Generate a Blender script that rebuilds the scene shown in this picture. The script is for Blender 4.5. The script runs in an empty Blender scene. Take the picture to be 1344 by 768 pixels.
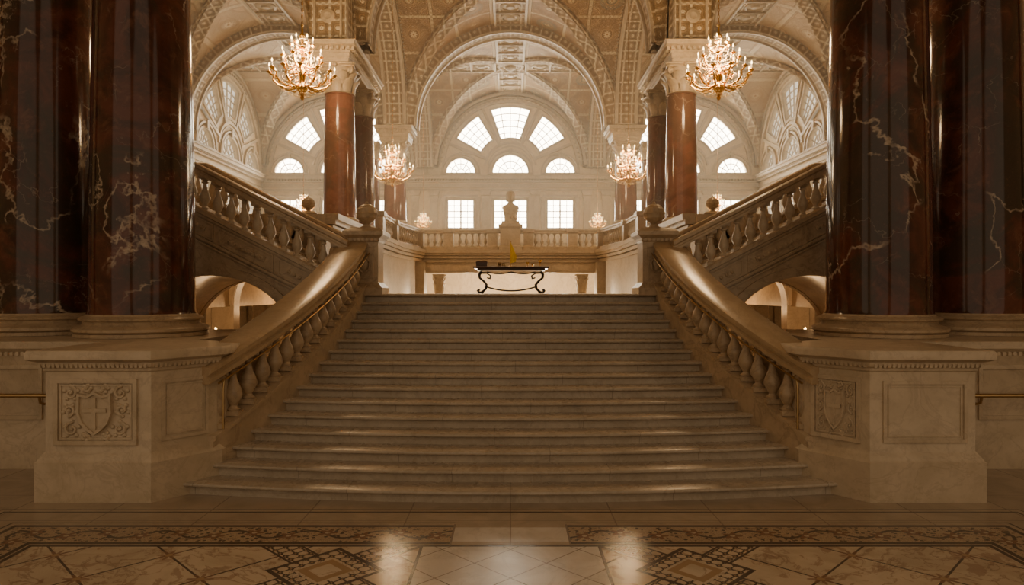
import bpy, math, random
import numpy as np
from mathutils import Matrix, Vector
random.seed(4)
pi=math.pi; sin=math.sin; cos=math.cos
scene=bpy.context.scene
COL=scene.collection
CAMZ=2.43

# ------------------------------------------------------------------ node DSL
class S:
    def __init__(s,nt,v): s.nt=nt; s.v=v
    def _m(s,op,*a,clamp=False):
        n=s.nt.nodes.new('ShaderNodeMath'); n.operation=op; n.use_clamp=clamp
        for i,x in enumerate((s,)+a):
            x=x.v if isinstance(x,S) else x
            if isinstance(x,(int,float)): n.inputs[i].default_value=x
            else: s.nt.links.new(x,n.inputs[i])
        return S(s.nt,n.outputs[0])
    def __add__(s,o): return s._m('ADD',o)
    def __radd__(s,o): return s._m('ADD',o)
    def __sub__(s,o): return s._m('SUBTRACT',o)
    def __rsub__(s,o): return (s*-1)+o
    def __mul__(s,o): return s._m('MULTIPLY',o)
    def __rmul__(s,o): return s._m('MULTIPLY',o)
    def __truediv__(s,o): return s._m('DIVIDE',o)
    def abs(s): return s._m('ABSOLUTE')
    def fract(s): return s._m('FRACT')
    def lt(s,o): return s._m('LESS_THAN',o)
    def gt(s,o): return s._m('GREATER_THAN',o)
    def max(s,o): return s._m('MAXIMUM',o)
    def min(s,o): return s._m('MINIMUM',o)
    def sqrt(s): return s._m('SQRT')
    def sin(s): return s._m('SINE')
    def cos(s): return s._m('COSINE')
    def atan2(s,o): return s._m('ARCTAN2',o)
    def floor(s): return s._m('FLOOR')
    def inv(s): return (s*-1)+1
    def clamp(s): return s._m('ADD',0.0,clamp=True)
    def smooth(s,a,b):
        n=s.nt.nodes.new('ShaderNodeMapRange'); n.interpolation_type='SMOOTHSTEP'
        s.nt.links.new(s.v,n.inputs[0]); n.inputs[1].default_value=a; n.inputs[2].default_value=b
        return S(s.nt,n.outputs[0])
class M_:
    def __init__(s,name,rough=.5,metal=0.,spec=.5):
        s.mat=bpy.data.materials.new(name); s.mat.use_nodes=True
        s.nt=s.mat.node_tree; s.b=s.nt.nodes['Principled BSDF']
        s.b.inputs['Roughness'].default_value=rough; s.b.inputs['Metallic'].default_value=metal
        s.b.inputs['Specular IOR Level'].default_value=spec
    def pos(s):
        n=s.nt.nodes.new('ShaderNodeNewGeometry'); return n.outputs['Position']
    def uv(s):
        n=s.nt.nodes.new('ShaderNodeTexCoord'); return n.outputs['UV']
    def sep(s,v):
        n=s.nt.nodes.new('ShaderNodeSeparateXYZ'); s.nt.links.new(v,n.inputs[0])
        return [S(s.nt,o) for o in n.outputs]
    def comb(s,x,y,z=0.):
        n=s.nt.nodes.new('ShaderNodeCombineXYZ')
        for i,a in enumerate((x,y,z)):
            if isinstance(a,S): s.nt.links.new(a.v,n.inputs[i])
            else: n.inputs[i].default_value=a
        return n.outputs[0]
    def noise(s,v,scale,detail=4,rough=.5,dist=0.):
        n=s.nt.nodes.new('ShaderNodeTexNoise'); s.nt.links.new(v,n.inputs['Vector'])
        n.inputs['Scale'].default_value=scale; n.inputs['Detail'].default_value=detail
        n.inputs['Roughness'].default_value=rough; n.inputs['Distortion'].default_value=dist
        return S(s.nt,n.outputs[0])
    def voro(s,v,scale,feature='DISTANCE_TO_EDGE',dim='3D'):
        n=s.nt.nodes.new('ShaderNodeTexVoronoi'); n.feature=feature; n.voronoi_dimensions=dim
        s.nt.links.new(v,n.inputs['Vector']); n.inputs['Scale'].default_value=scale
        return S(s.nt,n.outputs['Distance'])
    def mix(s,f,a,b):
        n=s.nt.nodes.new('ShaderNodeMix'); n.data_type='RGBA'
        if isinstance(f,S): s.nt.links.new(f.v,n.inputs[0])
        else: n.inputs[0].default_value=f
        for i,c in ((6,a),(7,b)):
            if isinstance(c,(tuple,list)): n.inputs[i].default_value=(*c,1)
            else: s.nt.links.new(c,n.inputs[i])
        return n.outputs[2]
    def color(s,c):
        if isinstance(c,(tuple,list)): s.b.inputs['Base Color'].default_value=(*c,1)
        else: s.nt.links.new(c,s.b.inputs['Base Color'])
        return s
    def rough(s,f): s.nt.links.new(f.v,s.b.inputs['Roughness'])
    def bump(s,h,dist=.02,strength=.6):
        n=s.nt.nodes.new('ShaderNodeBump'); n.inputs['Distance'].default_value=dist; n.inputs['Strength'].default_value=strength
        s.nt.links.new(h.v,n.inputs['Height']); s.nt.links.new(n.outputs[0],s.b.inputs['Normal'])
    def emit(s,c,st,sample=True):
        s.b.inputs['Emission Color'].default_value=(*c,1); s.b.inputs['Emission Strength'].default_value=st
        if not sample: s.mat.cycles.emission_sampling='NONE'
        return s

def stone(name,c1,c2,c3,rough=.45,scale=2.,bump=.004,veins=.5,joints=None):
    m=M_(name,rough); p=m.pos()
    n1=m.noise(p,scale,6,.6,.6); n2=m.noise(p,scale*6,5,.6)
    c=m.mix(n1.smooth(.35,.65),c1,c2); v=(m.noise(p,scale*.7,8,.62,1.4)-.5).abs().smooth(0,.03).inv()*veins
    c=m.mix(v,c,c3); c=m.mix((n2.smooth(.45,.75))*.35,c,c3)
    if joints:
        x,y,z=m.sep(p); row=((z-.001)/.15).floor()
        j=(((x/joints)+row*.37).fract()-.5).abs().gt(.4975); c=m.mix(j*.55,c,tuple(k*.6 for k in c3))
    m.color(c); m.rough(n2*.25+(rough-.12)); m.bump(n2,bump,.5); return m.mat
MAT={}
MAT['stone']=stone('warm_limestone',(.54,.41,.265),(.44,.33,.21),(.29,.205,.13),.34)
MAT['stair']=stone('stair_marble',(.50,.42,.32),(.42,.345,.255),(.28,.22,.16),.28,1.4,.004,.3,1.9)
MAT['pale']=stone('pale_limestone',(.62,.505,.36),(.53,.425,.29),(.38,.285,.19),.42,2.,.004,.35)
MAT['cream']=stone('cream_plaster',(.80,.67,.48),(.72,.59,.40),(.60,.46,.29),.6,1.)
MAT['coping']=stone('polished_coping',(.54,.395,.24),(.45,.325,.19),(.33,.225,.125),.22,1.6,.002,.25)

def red_marble(name,d,mid,hi,dk,vein,vs=1.,amt=1.):
    m=M_(name,.1); p=m.pos(); x,y,z=m.sep(p)
    wx=m.noise(p,.8,5,.6,.4); wy=m.noise(m.comb(y+7.,z,x),.8,5,.6,.4); wz=m.noise(m.comb(z,x+3.,y),.8,5,.6,.4)
    q=m.comb(x+(wx-.5)*1.5,y+(wy-.5)*1.5,z*.75+(wz-.5)*1.5)
    a=m.noise(p,.9,6,.6,1.5); b=m.noise(p,3.6,8,.7,.8); g=m.noise(p,.6,5,.6,1.)
    c=m.mix(a.smooth(.35,.62),d,mid); c=m.mix(b.smooth(.5,.70)*.6,c,hi); c=m.mix(g.smooth(.47,.58)*.8,c,dk)
    fine=m.noise(p,14.,5,.7); c=m.mix(fine.smooth(.55,.8)*.4,c,hi)
    wd=m.noise(p,1.7,3)*.020
    e1=m.voro(q,.48*vs); v1=(e1-wd).smooth(-.010,.006).inv()*m.noise(p,.6,3,.5,.5).smooth(.45,.54)
    e2=m.voro(q,1.5*vs); v2=e2.smooth(.0,.016).inv()*m.noise(p,1.1,3).smooth(.48,.60)*.4
    brk=m.noise(p,8.,4).smooth(.3,.65)
    c=m.mix(((v1+v2)*(brk*.7+.3)*amt).clamp(),c,vein); m.color(c)
    m.rough(b*.10+.06); return m.mat
MAT['red']=red_marble('red_marble',(.048,.019,.012),(.130,.040,.023),(.20,.085,.048),(.046,.033,.020),(.58,.46,.34),1.,.8)
MAT['red_lit']=red_marble('red_marble_lit',(.20,.095,.062),(.29,.13,.085),(.38,.21,.14),(.19,.115,.078),(.55,.42,.30),1.8,.4)  # same red marble, light and haze on the farther columns painted in paler

def ornate(name,field,relief,gold,cell=1.1,dens=1.,bump=.05,blue=False,rich=False):
    m=M_(name,.5); uvx=m.uv(); u,v,_=m.sep(uvx)
    fu=((u/cell).fract()-.5); fv=((v/cell).fract()-.5)
    au=fu.abs(); av=fv.abs()
    mx=au.max(av); rad=(fu*fu+fv*fv).sqrt(); th=fv.atan2(fu)
    q=m.comb(au,av,0.)
    if rich:
        frame=mx.smooth(.455,.465); line=(mx-.43).abs().smooth(.005,.010).inv()
        ros=(rad-((th*8.).cos()*.02+.075)).smooth(-.005,.008).inv()
        ring=(rad-.15).abs().smooth(.010,.018).inv().max((rad-.185).abs().smooth(.004,.008).inv())
        cu=au-.5; cv=av-.5; rc=(cu*cu+cv*cv).sqrt()
        arcs=((rc-.26).abs().smooth(.010,.018).inv()).max(((rc-.30).abs()).smooth(.004,.008).inv())*mx.lt(.43)
        dia=((au+av)-.31).abs().smooth(.006,.012).inv()
        ring=ring.max(arcs).max(dia)
        hole=rad.smooth(.02,.03).inv()
        arab=m.noise(q,15.,2,.4,2.4); ar2=m.noise(q,34.,2,.4,1.6)
        gz=rc.lt(.25)*mx.lt(.43)
    else:
        frame=mx.smooth(.41,.43); line=(mx-.37).abs().smooth(.008,.016).inv()
        ros=(rad-((th*8.).cos()*.035+.13)).smooth(-.005,.01).inv()
        ring=(rad-.22).abs().smooth(.012,.022).inv()
        hole=(rad).smooth(.03,.045).inv()
        arab=m.noise(q,9.,2,.4,2.2); ar2=m.noise(q,21.,2,.4,1.5)
    sc=(((arab-.5).abs()).smooth(.03,.07).inv()*dens).max(((ar2-.5).abs()).smooth(.03,.08).inv()*dens*.6)
    wav=((u*34.).sin()*(v*34.).sin()).smooth(-.1,.2)*frame
    h=(frame*.6+wav*.4+line*.7+ros+ring*.8+sc*.65-hole).clamp()
    if rich: field=m.mix(gz*.7,field,tuple(min(1,k*1.25+.08) for k in field))
    if blue:
        bl=((u/cell).floor()*1.7+(v/cell).floor()*2.9).sin().gt(.9)*rad.lt(.3)
        field=m.mix(bl*.8,field,(.20,.22,.22))
    c=m.mix(h,field,relief)
    c=m.mix((ring.max(hole).max(line)*.6),c,gold)
    n=m.noise(m.pos(),.5,4).smooth(.4,.7)*.4
    c=m.mix(n,c,gold)
    m.color(c); m.bump(h,bump,.9); return m.mat
MAT['orn']=ornate('painted_vault',(.42,.20,.06),(.87,.72,.48),(.66,.37,.11),1.6,1.,.07,True,True)
MAT['band']=ornate('arch_ornament',(.38,.21,.075),(.90,.78,.58),(.66,.38,.12),.45,.85)
MAT['web']=ornate('vault_plaster',(.70,.51,.30),(.85,.70,.48),(.55,.31,.10),2.4,.8,.04,False,True)
def metal(name,c,r):
    m=M_(name,r,1.); n=m.noise(m.pos(),9,4); m.color(m.mix(n,c,tuple(k*.75 for k in c))); m.rough(n*.12+r-.05); return m.mat
MAT['gold']=metal('gilt_brass',(.90,.56,.18),.24)
MAT['brass']=metal('aged_brass',(.50,.34,.16),.32)
MAT['iron']=metal('dark_iron',(.06,.05,.045),.45)
MAT['glass']=M_('window_glow',.3).color((.9,.85,.75)).emit((1.,.87,.66),12.).mat
MAT['glass2']=M_('shaded_window_glow',.3).color((.6,.6,.55)).emit((1.,.88,.7),.6).mat
MAT['flame']=M_('flame',.5).color((1,.8,.4)).emit((1.,.64,.25),9.,False).mat
MAT['candle']=M_('candle_wax',.5).color((.85,.76,.58)).emit((1.,.7,.4),.4,False).mat
MAT['crystal']=M_('crystal',.08,.0,1.).color((.90,.70,.38)).mat
def wood():
    m=M_('dark_walnut',.3); x,y,z=m.sep(m.pos()); g=m.noise(m.comb(x*.6,y*8.,z*8.),3,5,.6,.6)
    m.color(m.mix(g,(.035,.016,.009),(.10,.045,.022))); return m.mat
MAT['wood']=wood()
def cloth():
    m=M_('yellow_silk',.55); n=m.noise(m.pos(),6,3); m.color(m.mix(n,(.85,.58,.05),(.95,.72,.12))); return m.mat
MAT['cloth']=cloth()
MAT['paper']=M_('parchment',.7).color((.6,.5,.35)).mat
MAT['frame']=M_('window_bars',.5).color((.55,.45,.32)).mat

def floor_mat():
    m=M_('mosaic_floor',.12); p=m.pos(); x,y,z=m.sep(p)
    ax=x.abs()
    nz=m.noise(p,1.6,7,.62,1.2); n2=m.noise(p,7.,6,.6,.4)
    vein=(m.noise(p,1.3,7,.6,1.3)-.5).abs().smooth(0,.02).inv()
    cream=m.mix(nz.smooth(.35,.65),(.62,.51,.37),(.50,.40,.28)); cream=m.mix(vein*.6,cream,(.24,.15,.09))
    white=m.mix(nz.smooth(.4,.6),(.66,.61,.53),(.56,.50,.42)); white=m.mix(vein*.25,white,(.3,.25,.2))
    dark=m.mix(n2,(.045,.032,.022),(.10,.068,.045))
    red=m.mix(n2,(.30,.16,.09),(.19,.10,.055))
    tan=m.mix(n2,(.42,.28,.15),(.33,.21,.11))
    tes=m.voro(p,48.,'DISTANCE_TO_EDGE').lt(.07)
    b=y.max(ax+1.95)
    side=(ax+1.95).gt(y); al=x*side.inv()+y*side
    yy=((y-4.72)/2.5).fract()*2.5-1.25
    dx=(ax-1.62).abs(); dia=dx+yy.abs()
    s1=(x+y)*7.; s2=(x-y)*7.
    f1=(s1.fract()-.5).abs(); f2=(s2.fract()-.5).abs()
    star=f1.min(f2).lt(.09); sq=f1.max(f2).lt(.22)
    g1=((x+y)*.95).fract()-.5; g2=((x-y)*.95).fract()-.5
    ex=(g1.abs()-.5).abs(); ey=(g2.abs()-.5).abs()
    gl=(ex.min(ey)).lt(.014)
    rr=(ex*ex+ey*ey).sqrt(); th=ey.atan2(ex)
    fl=(rr-((th*8.).cos()*.05+.11)).lt(0.); fl2=(rr-.045).lt(0.)
    blot=m.noise(p,3.2,5,.65,1.4).smooth(.55,.59)
    field=m.mix(blot*.5,cream,red); field=m.mix(gl,field,dark); field=m.mix(fl*.8,field,red); field=m.mix(fl2,field,tan)
    hx=(((x+y)*1.55).fract()-.5).abs(); hy=(((x-y)*1.55).fract()-.5).abs()
    hl=hx.max(hy).gt(.488)
    ctr=m.mix(hl,white,(.22,.17,.12))
    field=m.mix(ax.lt(.85),field,ctr)
    mos=m.mix(star,cream,dark); mos=m.mix(sq,mos,dark); mos=m.mix((f1.max(f2)).lt(.09),mos,tan)
    strap=(dx-yy.abs()*1.0).abs().lt(.17)*ax.gt(.85)*yy.abs().lt(1.25)
    strapl=((dx-yy.abs()).abs()-.19).abs().lt(.018)*ax.gt(.85)
    field=m.mix(strap,field,mos); field=m.mix(strapl,field,dark)
    field=m.mix(dia.lt(.50),field,mos)
    field=m.mix((dia-.50).abs().lt(.03),field,dark)
    field=m.mix((dia-.27).abs().lt(.02),field,cream)
    field=m.mix(dia.lt(.25),field,tan); field=m.mix(dia.lt(.15),field,cream)
    field=m.mix((ax-.85).abs().lt(.015),field,dark)
    tl=((x*.9).fract()-.5).abs().gt(.493).max(((y*1.1).fract()-.5).abs().gt(.493))
    plain=m.mix(tl*.6,m.mix(nz.smooth(.35,.65),(.44,.35,.25),(.36,.285,.20)),(.19,.13,.09))
    out=m.mix(b.lt(6.55),plain,field)
    w=(b-6.86)
    ph=al*8.5
    scr=ph.sin()*.10; leaf=((w-scr).abs().lt(.02))
    cu=((al*8.5/pi+.5).fract()-.5)*.37; sgn=((al*8.5/pi+.5).floor()*pi).cos()
    wy_=w+sgn*.045; ra=(cu*cu+wy_*wy_).sqrt(); ta=wy_.atan2(cu)
    lf=(ra-((ta*5.).cos()*.028+.075)).lt(0.); lf2=ra.lt(.026)
    sm=m.voro(p,18.,'F1').lt(.33)
    bandc=m.mix(sm,m.mix(.5,cream,tan),dark); bandc=m.mix(leaf,bandc,dark); bandc=m.mix(lf,bandc,red); bandc=m.mix(lf2,bandc,cream); bandc=m.mix(tes*.5,bandc,(.14,.10,.07))
    bandc=m.mix(ax.lt(.58),bandc,white)
    inb=(w.abs()).lt(.2); out=m.mix(inb,out,bandc)
    l1=((b-7.10).abs().lt(.028)).max((b-6.62).abs().lt(.028)).max((b-7.20).abs().lt(.012))
    l2=(b-6.55).abs().lt(.025).max((b-7.55).abs().lt(.016)).max((b-7.64).abs().lt(.008))
    cut=ax.lt(.58)
    out=m.mix(l1*cut.inv(),out,dark); out=m.mix(l2,out,dark)
    ct=((ax-.58).abs().lt(.010)).max(ax.lt(.005))*w.abs().lt(.3); out=m.mix(ct,out,(.25,.19,.14))
    m.color(out); m.rough(n2*.14+nz*.08+.09); m.bump(n2,.003,.4); return m.mat
MAT['floor']=floor_mat()

# ------------------------------------------------------------------ mesh builder
class MB:
    def __init__(s): s.v=[]; s.f=[]; s.m=[]; s._uv=None
    def add(s,vs,fs,mi=0,M=None):
        o=len(s.v)
        if M is not None: vs=[tuple(M@Vector(p)) for p in vs]
        s.v+= [tuple(p) for p in vs]; s.f+=[tuple(i+o for i in f) for f in fs]; s.m+=[mi]*len(fs); return s
    def box(s,x0,x1,y0,y1,z0,z1,mi=0,M=None):
        vs=[(x0,y0,z0),(x1,y0,z0),(x1,y1,z0),(x0,y1,z0),(x0,y0,z1),(x1,y0,z1),(x1,y1,z1),(x0,y1,z1)]
        return s.add(vs,[(0,3,2,1),(4,5,6,7),(0,1,5,4),(1,2,6,5),(2,3,7,6),(3,0,4,7)],mi,M)
    def rings(s,rings,mi=0,M=None,cap=True,closed=True):
        n=len(rings[0]); vs=[p for r in rings for p in r]; fs=[]
        for i in range(len(rings)-1):
            for j in range(n if closed else n-1):
                k=(j+1)%n; fs.append((i*n+j,i*n+k,(i+1)*n+k,(i+1)*n+j))
        if cap and closed: fs.append(tuple(range(n-1,-1,-1))); fs.append(tuple((len(rings)-1)*n+j for j in range(n)))
        return s.add(vs,fs,mi,M)
    def lathe(s,prof,c=(0,0,0),seg=24,mi=0,M=None,mod=None):
        rs=[]
        for r,z in prof:
            rr=max(r,1e-4)
            rs.append([(c[0]+rr*(1+(mod(a) if mod else 0))*cos(a),c[1]+rr*(1+(mod(a) if mod else 0))*sin(a),c[2]+z) for a in [2*pi*j/seg for j in range(seg)]])
        return s.rings(rs,mi,M)
    def tube(s,pts,rad,seg=8,mi=0,M=None):
        pts=[Vector(p) for p in pts]; n=len(pts); rs=[]; up=None
        for i,p in enumerate(pts):
            t=(pts[min(i+1,n-1)]-pts[max(i-1,0)]).normalized()
            if up is None: up=t.orthogonal().normalized()
            up=(up-t*up.dot(t)).normalized(); b=t.cross(up)
            r=rad[i] if isinstance(rad,(list,tuple)) else rad
            rs.append([tuple(p+(up*cos(2*pi*j/seg)+b*sin(2*pi*j/seg))*r) for j in range(seg)])
        return s.rings(rs,mi,M)
    def sweep(s,pts,prof,mi=0,M=None):
        pts=[Vector(p) for p in pts]; n=len(pts); rs=[]
        for i,p in enumerate(pts):
            a=(pts[i]-pts[max(i-1,0)]) if i>0 else (pts[1]-pts[0]); b=(pts[min(i+1,n-1)]-pts[i]) if i<n-1 else a
            a=Vector((a.x,a.y,0)).normalized(); b=Vector((b.x,b.y,0)).normalized()
            t=(a+b).normalized(); k=1/max(.4,t.dot(a)); l=Vector((t.y,-t.x,0))*k
            rs.append([tuple(p+l*q[0]+Vector((0,0,q[1]))) for q in prof])
        return s.rings(rs,mi,M)
    def bar(s,pts,w,y0,y1,mi=0,M=None,closed=False):
        n=len(pts); rs=[]; P=[Vector((p[0],p[1])) for p in pts]
        for i in range(n):
            if closed: a=P[i]-P[i-1]; b=P[(i+1)%n]-P[i]
            else:
                a=P[i]-P[i-1] if i>0 else P[1]-P[0]; b=P[i+1]-P[i] if i<n-1 else a
            a=a.normalized(); b=b.normalized(); t=(a+b)
            t=t.normalized() if t.length>1e-6 else a
            k=1/max(.5,t.dot(a)); nn=Vector((-t.y,t.x))*(k*w/2); q=P[i]
            rs.append([(q.x+nn.x,y0,q.y+nn.y),(q.x-nn.x,y0,q.y-nn.y),(q.x-nn.x,y1,q.y-nn.y),(q.x+nn.x,y1,q.y+nn.y)])
        if closed: rs.append(rs[0])
        return s.rings(rs,mi,M,cap=not closed)
    def ball(s,c,r,seg=16,ring=10,mi=0,M=None,mod=None):
        r=(r,r,r) if isinstance(r,(int,float)) else r; rs=[]
        for i in range(ring+1):
            t=pi*i/ring-pi/2; q=max(cos(t),1e-3)
            rs.append([(c[0]+r[0]*q*cos(a)*(1+(mod(a,t) if mod else 0)),c[1]+r[1]*q*sin(a)*(1+(mod(a,t) if mod else 0)),c[2]+r[2]*sin(t)) for a in [2*pi*j/seg for j in range(seg)]])
        return s.rings(rs,mi,M)
    def levels(s,poly,lv,mi=0,M=None):
        rs=[]
        for off,z in lv:
            q=offset(poly,off); rs.append([(a,b,z) for a,b in q])
        return s.rings(rs,mi,M)
    def rect(s,x0,x1,y0,y1,lv,mi=0,M=None): return s.levels([(x0,y0),(x1,y0),(x1,y1),(x0,y1)],lv,mi,M)
    def obj(s,name,mats,parent=None,loc=(0,0,0),rot=0.,angle=35,flat=False):
        return place(name,s.mesh(name,mats,angle,flat),parent,loc,rot)
    def mesh(s,name,mats,angle=35,flat=False):
        me=bpy.data.meshes.new(name); me.from_pydata(s.v,[],s.f)
        if isinstance(mats,str): mats=[mats]
        for m in mats: me.materials.append(MAT[m])
        me.polygons.foreach_set('material_index',s.m)
        if s._uv is not None:
            uvl=me.uv_layers.new(name='UVMap'); uvl.data.foreach_set('uv',s._uv)
        me.update()
        if not flat:
            me.shade_smooth(); me.set_sharp_from_angle(angle=math.radians(angle))
        return me
def offset(poly,d):
    if abs(d)<1e-9: return list(poly)
    n=len(poly); A=sum(poly[i][0]*poly[(i+1)%n][1]-poly[(i+1)%n][0]*poly[i][1] for i in range(n)); sg=1 if A>0 else -1
    out=[]
    for i in range(n):
        p=Vector(poly[i]); a=(p-Vector(poly[i-1])).normalized(); b=(Vector(poly[(i+1)%n])-p).normalized()
        na=Vector((a.y,-a.x))*sg; nb=Vector((b.y,-b.x))*sg; t=(na+nb).normalized(); k=d/max(.3,t.dot(na))
        out.append((p.x+t.x*k,p.y+t.y*k))
    return out
def place(name,me,parent=None,loc=(0,0,0),rot=0.,scale=1.):
    o=bpy.data.objects.new(name,me); COL.objects.link(o); o.location=loc; o.rotation_euler=(0,0,rot)
    o.scale=(scale,)*3 if isinstance(scale,(int,float)) else scale
    if parent: o.parent=parent
    return o
def empty(name,loc=(0,0,0),rot=0.,scale=1.):
    o=bpy.data.objects.new(name,None); COL.objects.link(o); o.location=loc; o.rotation_euler=(0,0,rot); o.scale=(scale,)*3; o.empty_display_size=.2; return o
def plate(name,outlines,thick,mats,parent=None,loc=(0,0,0),rot=0.,mesh_only=False):
    cu=bpy.data.curves.new('tmp','CURVE'); cu.dimensions='2D'; cu.fill_mode='BOTH'; cu.extrude=thick/2
    for ol in outlines:
        sp=cu.splines.new('POLY'); sp.points.add(len(ol)-1)
        for i,(a,b) in enumerate(ol): sp.points[i].co=(a,b,0,1)
        sp.use_cyclic_u=True
    ob=bpy.data.objects.new('tmp',cu); COL.objects.link(ob); dg=bpy.context.evaluated_depsgraph_get()
    me=bpy.data.meshes.new_from_object(ob.evaluated_get(dg)); bpy.data.objects.remove(ob)
    me.transform(Matrix(((1,0,0,0),(0,0,1,thick/2),(0,1,0,0),(0,0,0,1))))
    me.materials.clear()
    for m in ([mats] if isinstance(mats,str) else mats): me.materials.append(MAT[m])
    me.name=name
    if mesh_only: return me
    return place(name,me,parent,loc,rot)
def arcpts(cx,cz,r,a0,a1,n,rz=None):
    rz=rz or r
    return [(cx+r*cos(math.radians(a0+(a1-a0)*i/n)),cz+rz*sin(math.radians(a0+(a1-a0)*i/n))) for i in range(n+1)]
def xf(loc,rot=0.,s=1.): return Matrix.Translation(loc)@Matrix.Rotation(rot,4,'Z')@Matrix.Scale(s,4)

def baluster(mb,c,h,r=.085,mi=0,rot=0.,seg=14):
    M=xf(c,rot)
    w=r*.95; b=.09*h
    mb.box(-w,w,-w,w,0,b,mi,M); mb.box(-w,w,-w,w,h-b,h,mi,M)
    P=[(.75,.09),(.8,.12),(.5,.15),(.42,.18),(.62,.24),(.98,.34),(1.0,.40),(.85,.50),(.52,.62),(.36,.72),(.36,.78),(.62,.80),(.62,.83),(.42,.85),(.72,.90),(.75,.915)]
    mb.lathe([(a*r,z*h) for a,z in P],(0,0,0),seg,mi,M)
COPE=[(-.25,0),(.25,0),(.25,.05),(.22,.07),(.22,.10),(.27,.13),(.27,.19),(.2,.215),(-.2,.215),(-.27,.19),(-.27,.13),(-.22,.10),(-.22,.07),(-.25,.05)]
def cope(s,hs=1.): return [(a*s,b*hs) for a,b in COPE]

# ------------------------------------------------------------------ floor
mb=MB(); mb.add([(-15,-7,0),(15,-7,0),(15,40,0),(-15,40,0)],[(0,1,2,3)]); mb.obj('floor','floor',flat=True)

# ------------------------------------------------------------------ main stair
R=.15; NS=16
def XW(y): return 2.70+1.11*(max(0,(12.9-y))/4.7)**2
stairs=empty('grand_staircase')
rows=[]
for k in range(1,NS+1):
    for off,dz in ((.06,-R),(.06,-.062),(.04,-.056),(.03,-.048),(-.004,-.044),(-.014,-.035),(-.016,-.022),(-.008,-.008),(.008,0.)):
        rows.append((k,off,k*R+dz))
rows.append((NS,.3,NS*R))
ns=40; vs=[];fs=[]
for k,off,z in rows:
    yl=8.2+.31*(k-1); sag=.36*(1-(k-1)/15.)+.02; W=XW(yl)+.14
    for j in range(ns+1):
        s_=-1+2*j/ns; vs.append((s_*W,yl-sag*(1-s_*s_)+off,z))
for i in range(len(rows)-1):
    for j in range(ns):
        a=i*(ns+1)+j; fs.append((a,a+1,a+ns+2,a+ns+1))
mb=MB(); mb.add(vs,fs); mb.obj('steps','stair',stairs,angle=30)
mb=MB()
poly=[(-2.98,12.9),(2.98,12.9),(2.98,15.25),(4.1,15.25),(4.1,23),(-4.1,23),(-4.1,15.25),(-2.98,15.25)]
mb.rings([[(a,b,0) for a,b in poly],[(a,b,2.4-.002) for a,b in poly]]); mb.obj('landing','stair',stairs)
def main_rail(sx):
    E=empty('stone_balustrade'); E.parent=stairs
    Y=np.linspace(8.5,12.85,30)
    P=lambda y,z,o=.27:(sx*(XW(y)+o),y,z)
    ct=lambda y:.68+(2.58-.68)*(y-8.6)/4.2
    rb=lambda y:1.34+(3.15-1.34)*(y-8.6)/4.2
    mb=MB(); rs=[]
    for y in Y:
        x=sx*(XW(y)+.27); w=.24
        rs.append([(x-w,y,0),(x+w,y,0),(x+w,y,ct(y)-.07),(x+w*1.12,y,ct(y)-.05),(x+w*1.12,y,ct(y)),(x-w*1.12,y,ct(y)),(x-w*1.12,y,ct(y)-.05),(x-w,y,ct(y)-.07)])
    mb.rings(rs); mb.obj('curb','stone',E)
    mb=MB(); mb.sweep([P(y,rb(y)) for y in Y],cope(1.05,1.0)); mb.obj('coping','coping',E)
    mb=MB(); n=16
    for i in range(n):
        y=8.72+(12.6-8.72)*i/(n-1); baluster(mb,P(y,ct(y)-.03,.17),rb(y)-ct(y)+.06,.11)
    mb.obj('balusters','stone',E)
    mb=MB(); mb.tube([P(y,rb(y)-.0,-.04) for y in Y],.013,10)
    for y in np.linspace(8.7,12.6,7): mb.tube([P(y,rb(y),-.04),P(y,rb(y)-.05,0.0),P(y,rb(y)+.03,.08)],.009,6)
    mb.tube([P(8.58,rb(8.58),-.04),P(8.56,rb(8.5)-.08,-.045),P(8.56,.72,-.045)],.015,8)
    mb.obj('brass_handrail','brass',E)
main_rail(-1); main_rail(1)

def finial(mb,c,r,mi=0):
    x,y,z=c
    mb.lathe([(r*.75,0),(r*.75,r*.15),(r*.5,r*.25),(r*.3,r*.45),(r*.42,r*.6),(r*.55,r*.7)],c,20,mi)
    mb.ball((x,y,z+r*1.55),(r,r,r*1.0),40,20,mi,None,lambda a,t:.09*abs(cos(5*a))*cos(t)+.04*cos(14*t))
    mb.lathe([(r*.16,0),(r*.2,r*.12),(r*.05,r*.3)],(x,y,z+r*2.5),12,mi)
def newel(sx):
    mb=MB(); x=sx*2.76; y=13.12; h=.27
    mb.rect(x-h,x+h,y-h,y+h,[(.09,2.38),(.09,2.52),(.05,2.56),(.02,2.6),(0,2.62),(0,3.38),(.03,3.41),(.03,3.45),(.08,3.49),(.11,3.51),(.11,3.58),(.06,3.62),(-.02,3.66)])
    M=xf((x,y-h,0))
    mb.bar([(-.17,2.72),(.17,2.72),(.17,3.3),(-.17,3.3)],.03,-.02,.01,0,M,True)
    for i in range(7): mb.box(-.24+.08*i-.02,-.24+.08*i+.02,-.06,0,3.40,3.45,0,M)
    mb.ball((0,-.0,3.0),(.09,.04,.16),14,10,0,M)
    for s in (-1,1): mb.tube([(s*.02,-.02,2.8),(s*.1,-.03,2.86),(s*.12,-.03,3.0),(s*.06,-.03,3.08),(s*.1,-.03,3.2)],.018,6,0,M)
    finial(mb,(x,y,3.65),.19)
    mb.obj('newel_post','stone',stairs)
newel(-1); newel(1)

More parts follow.
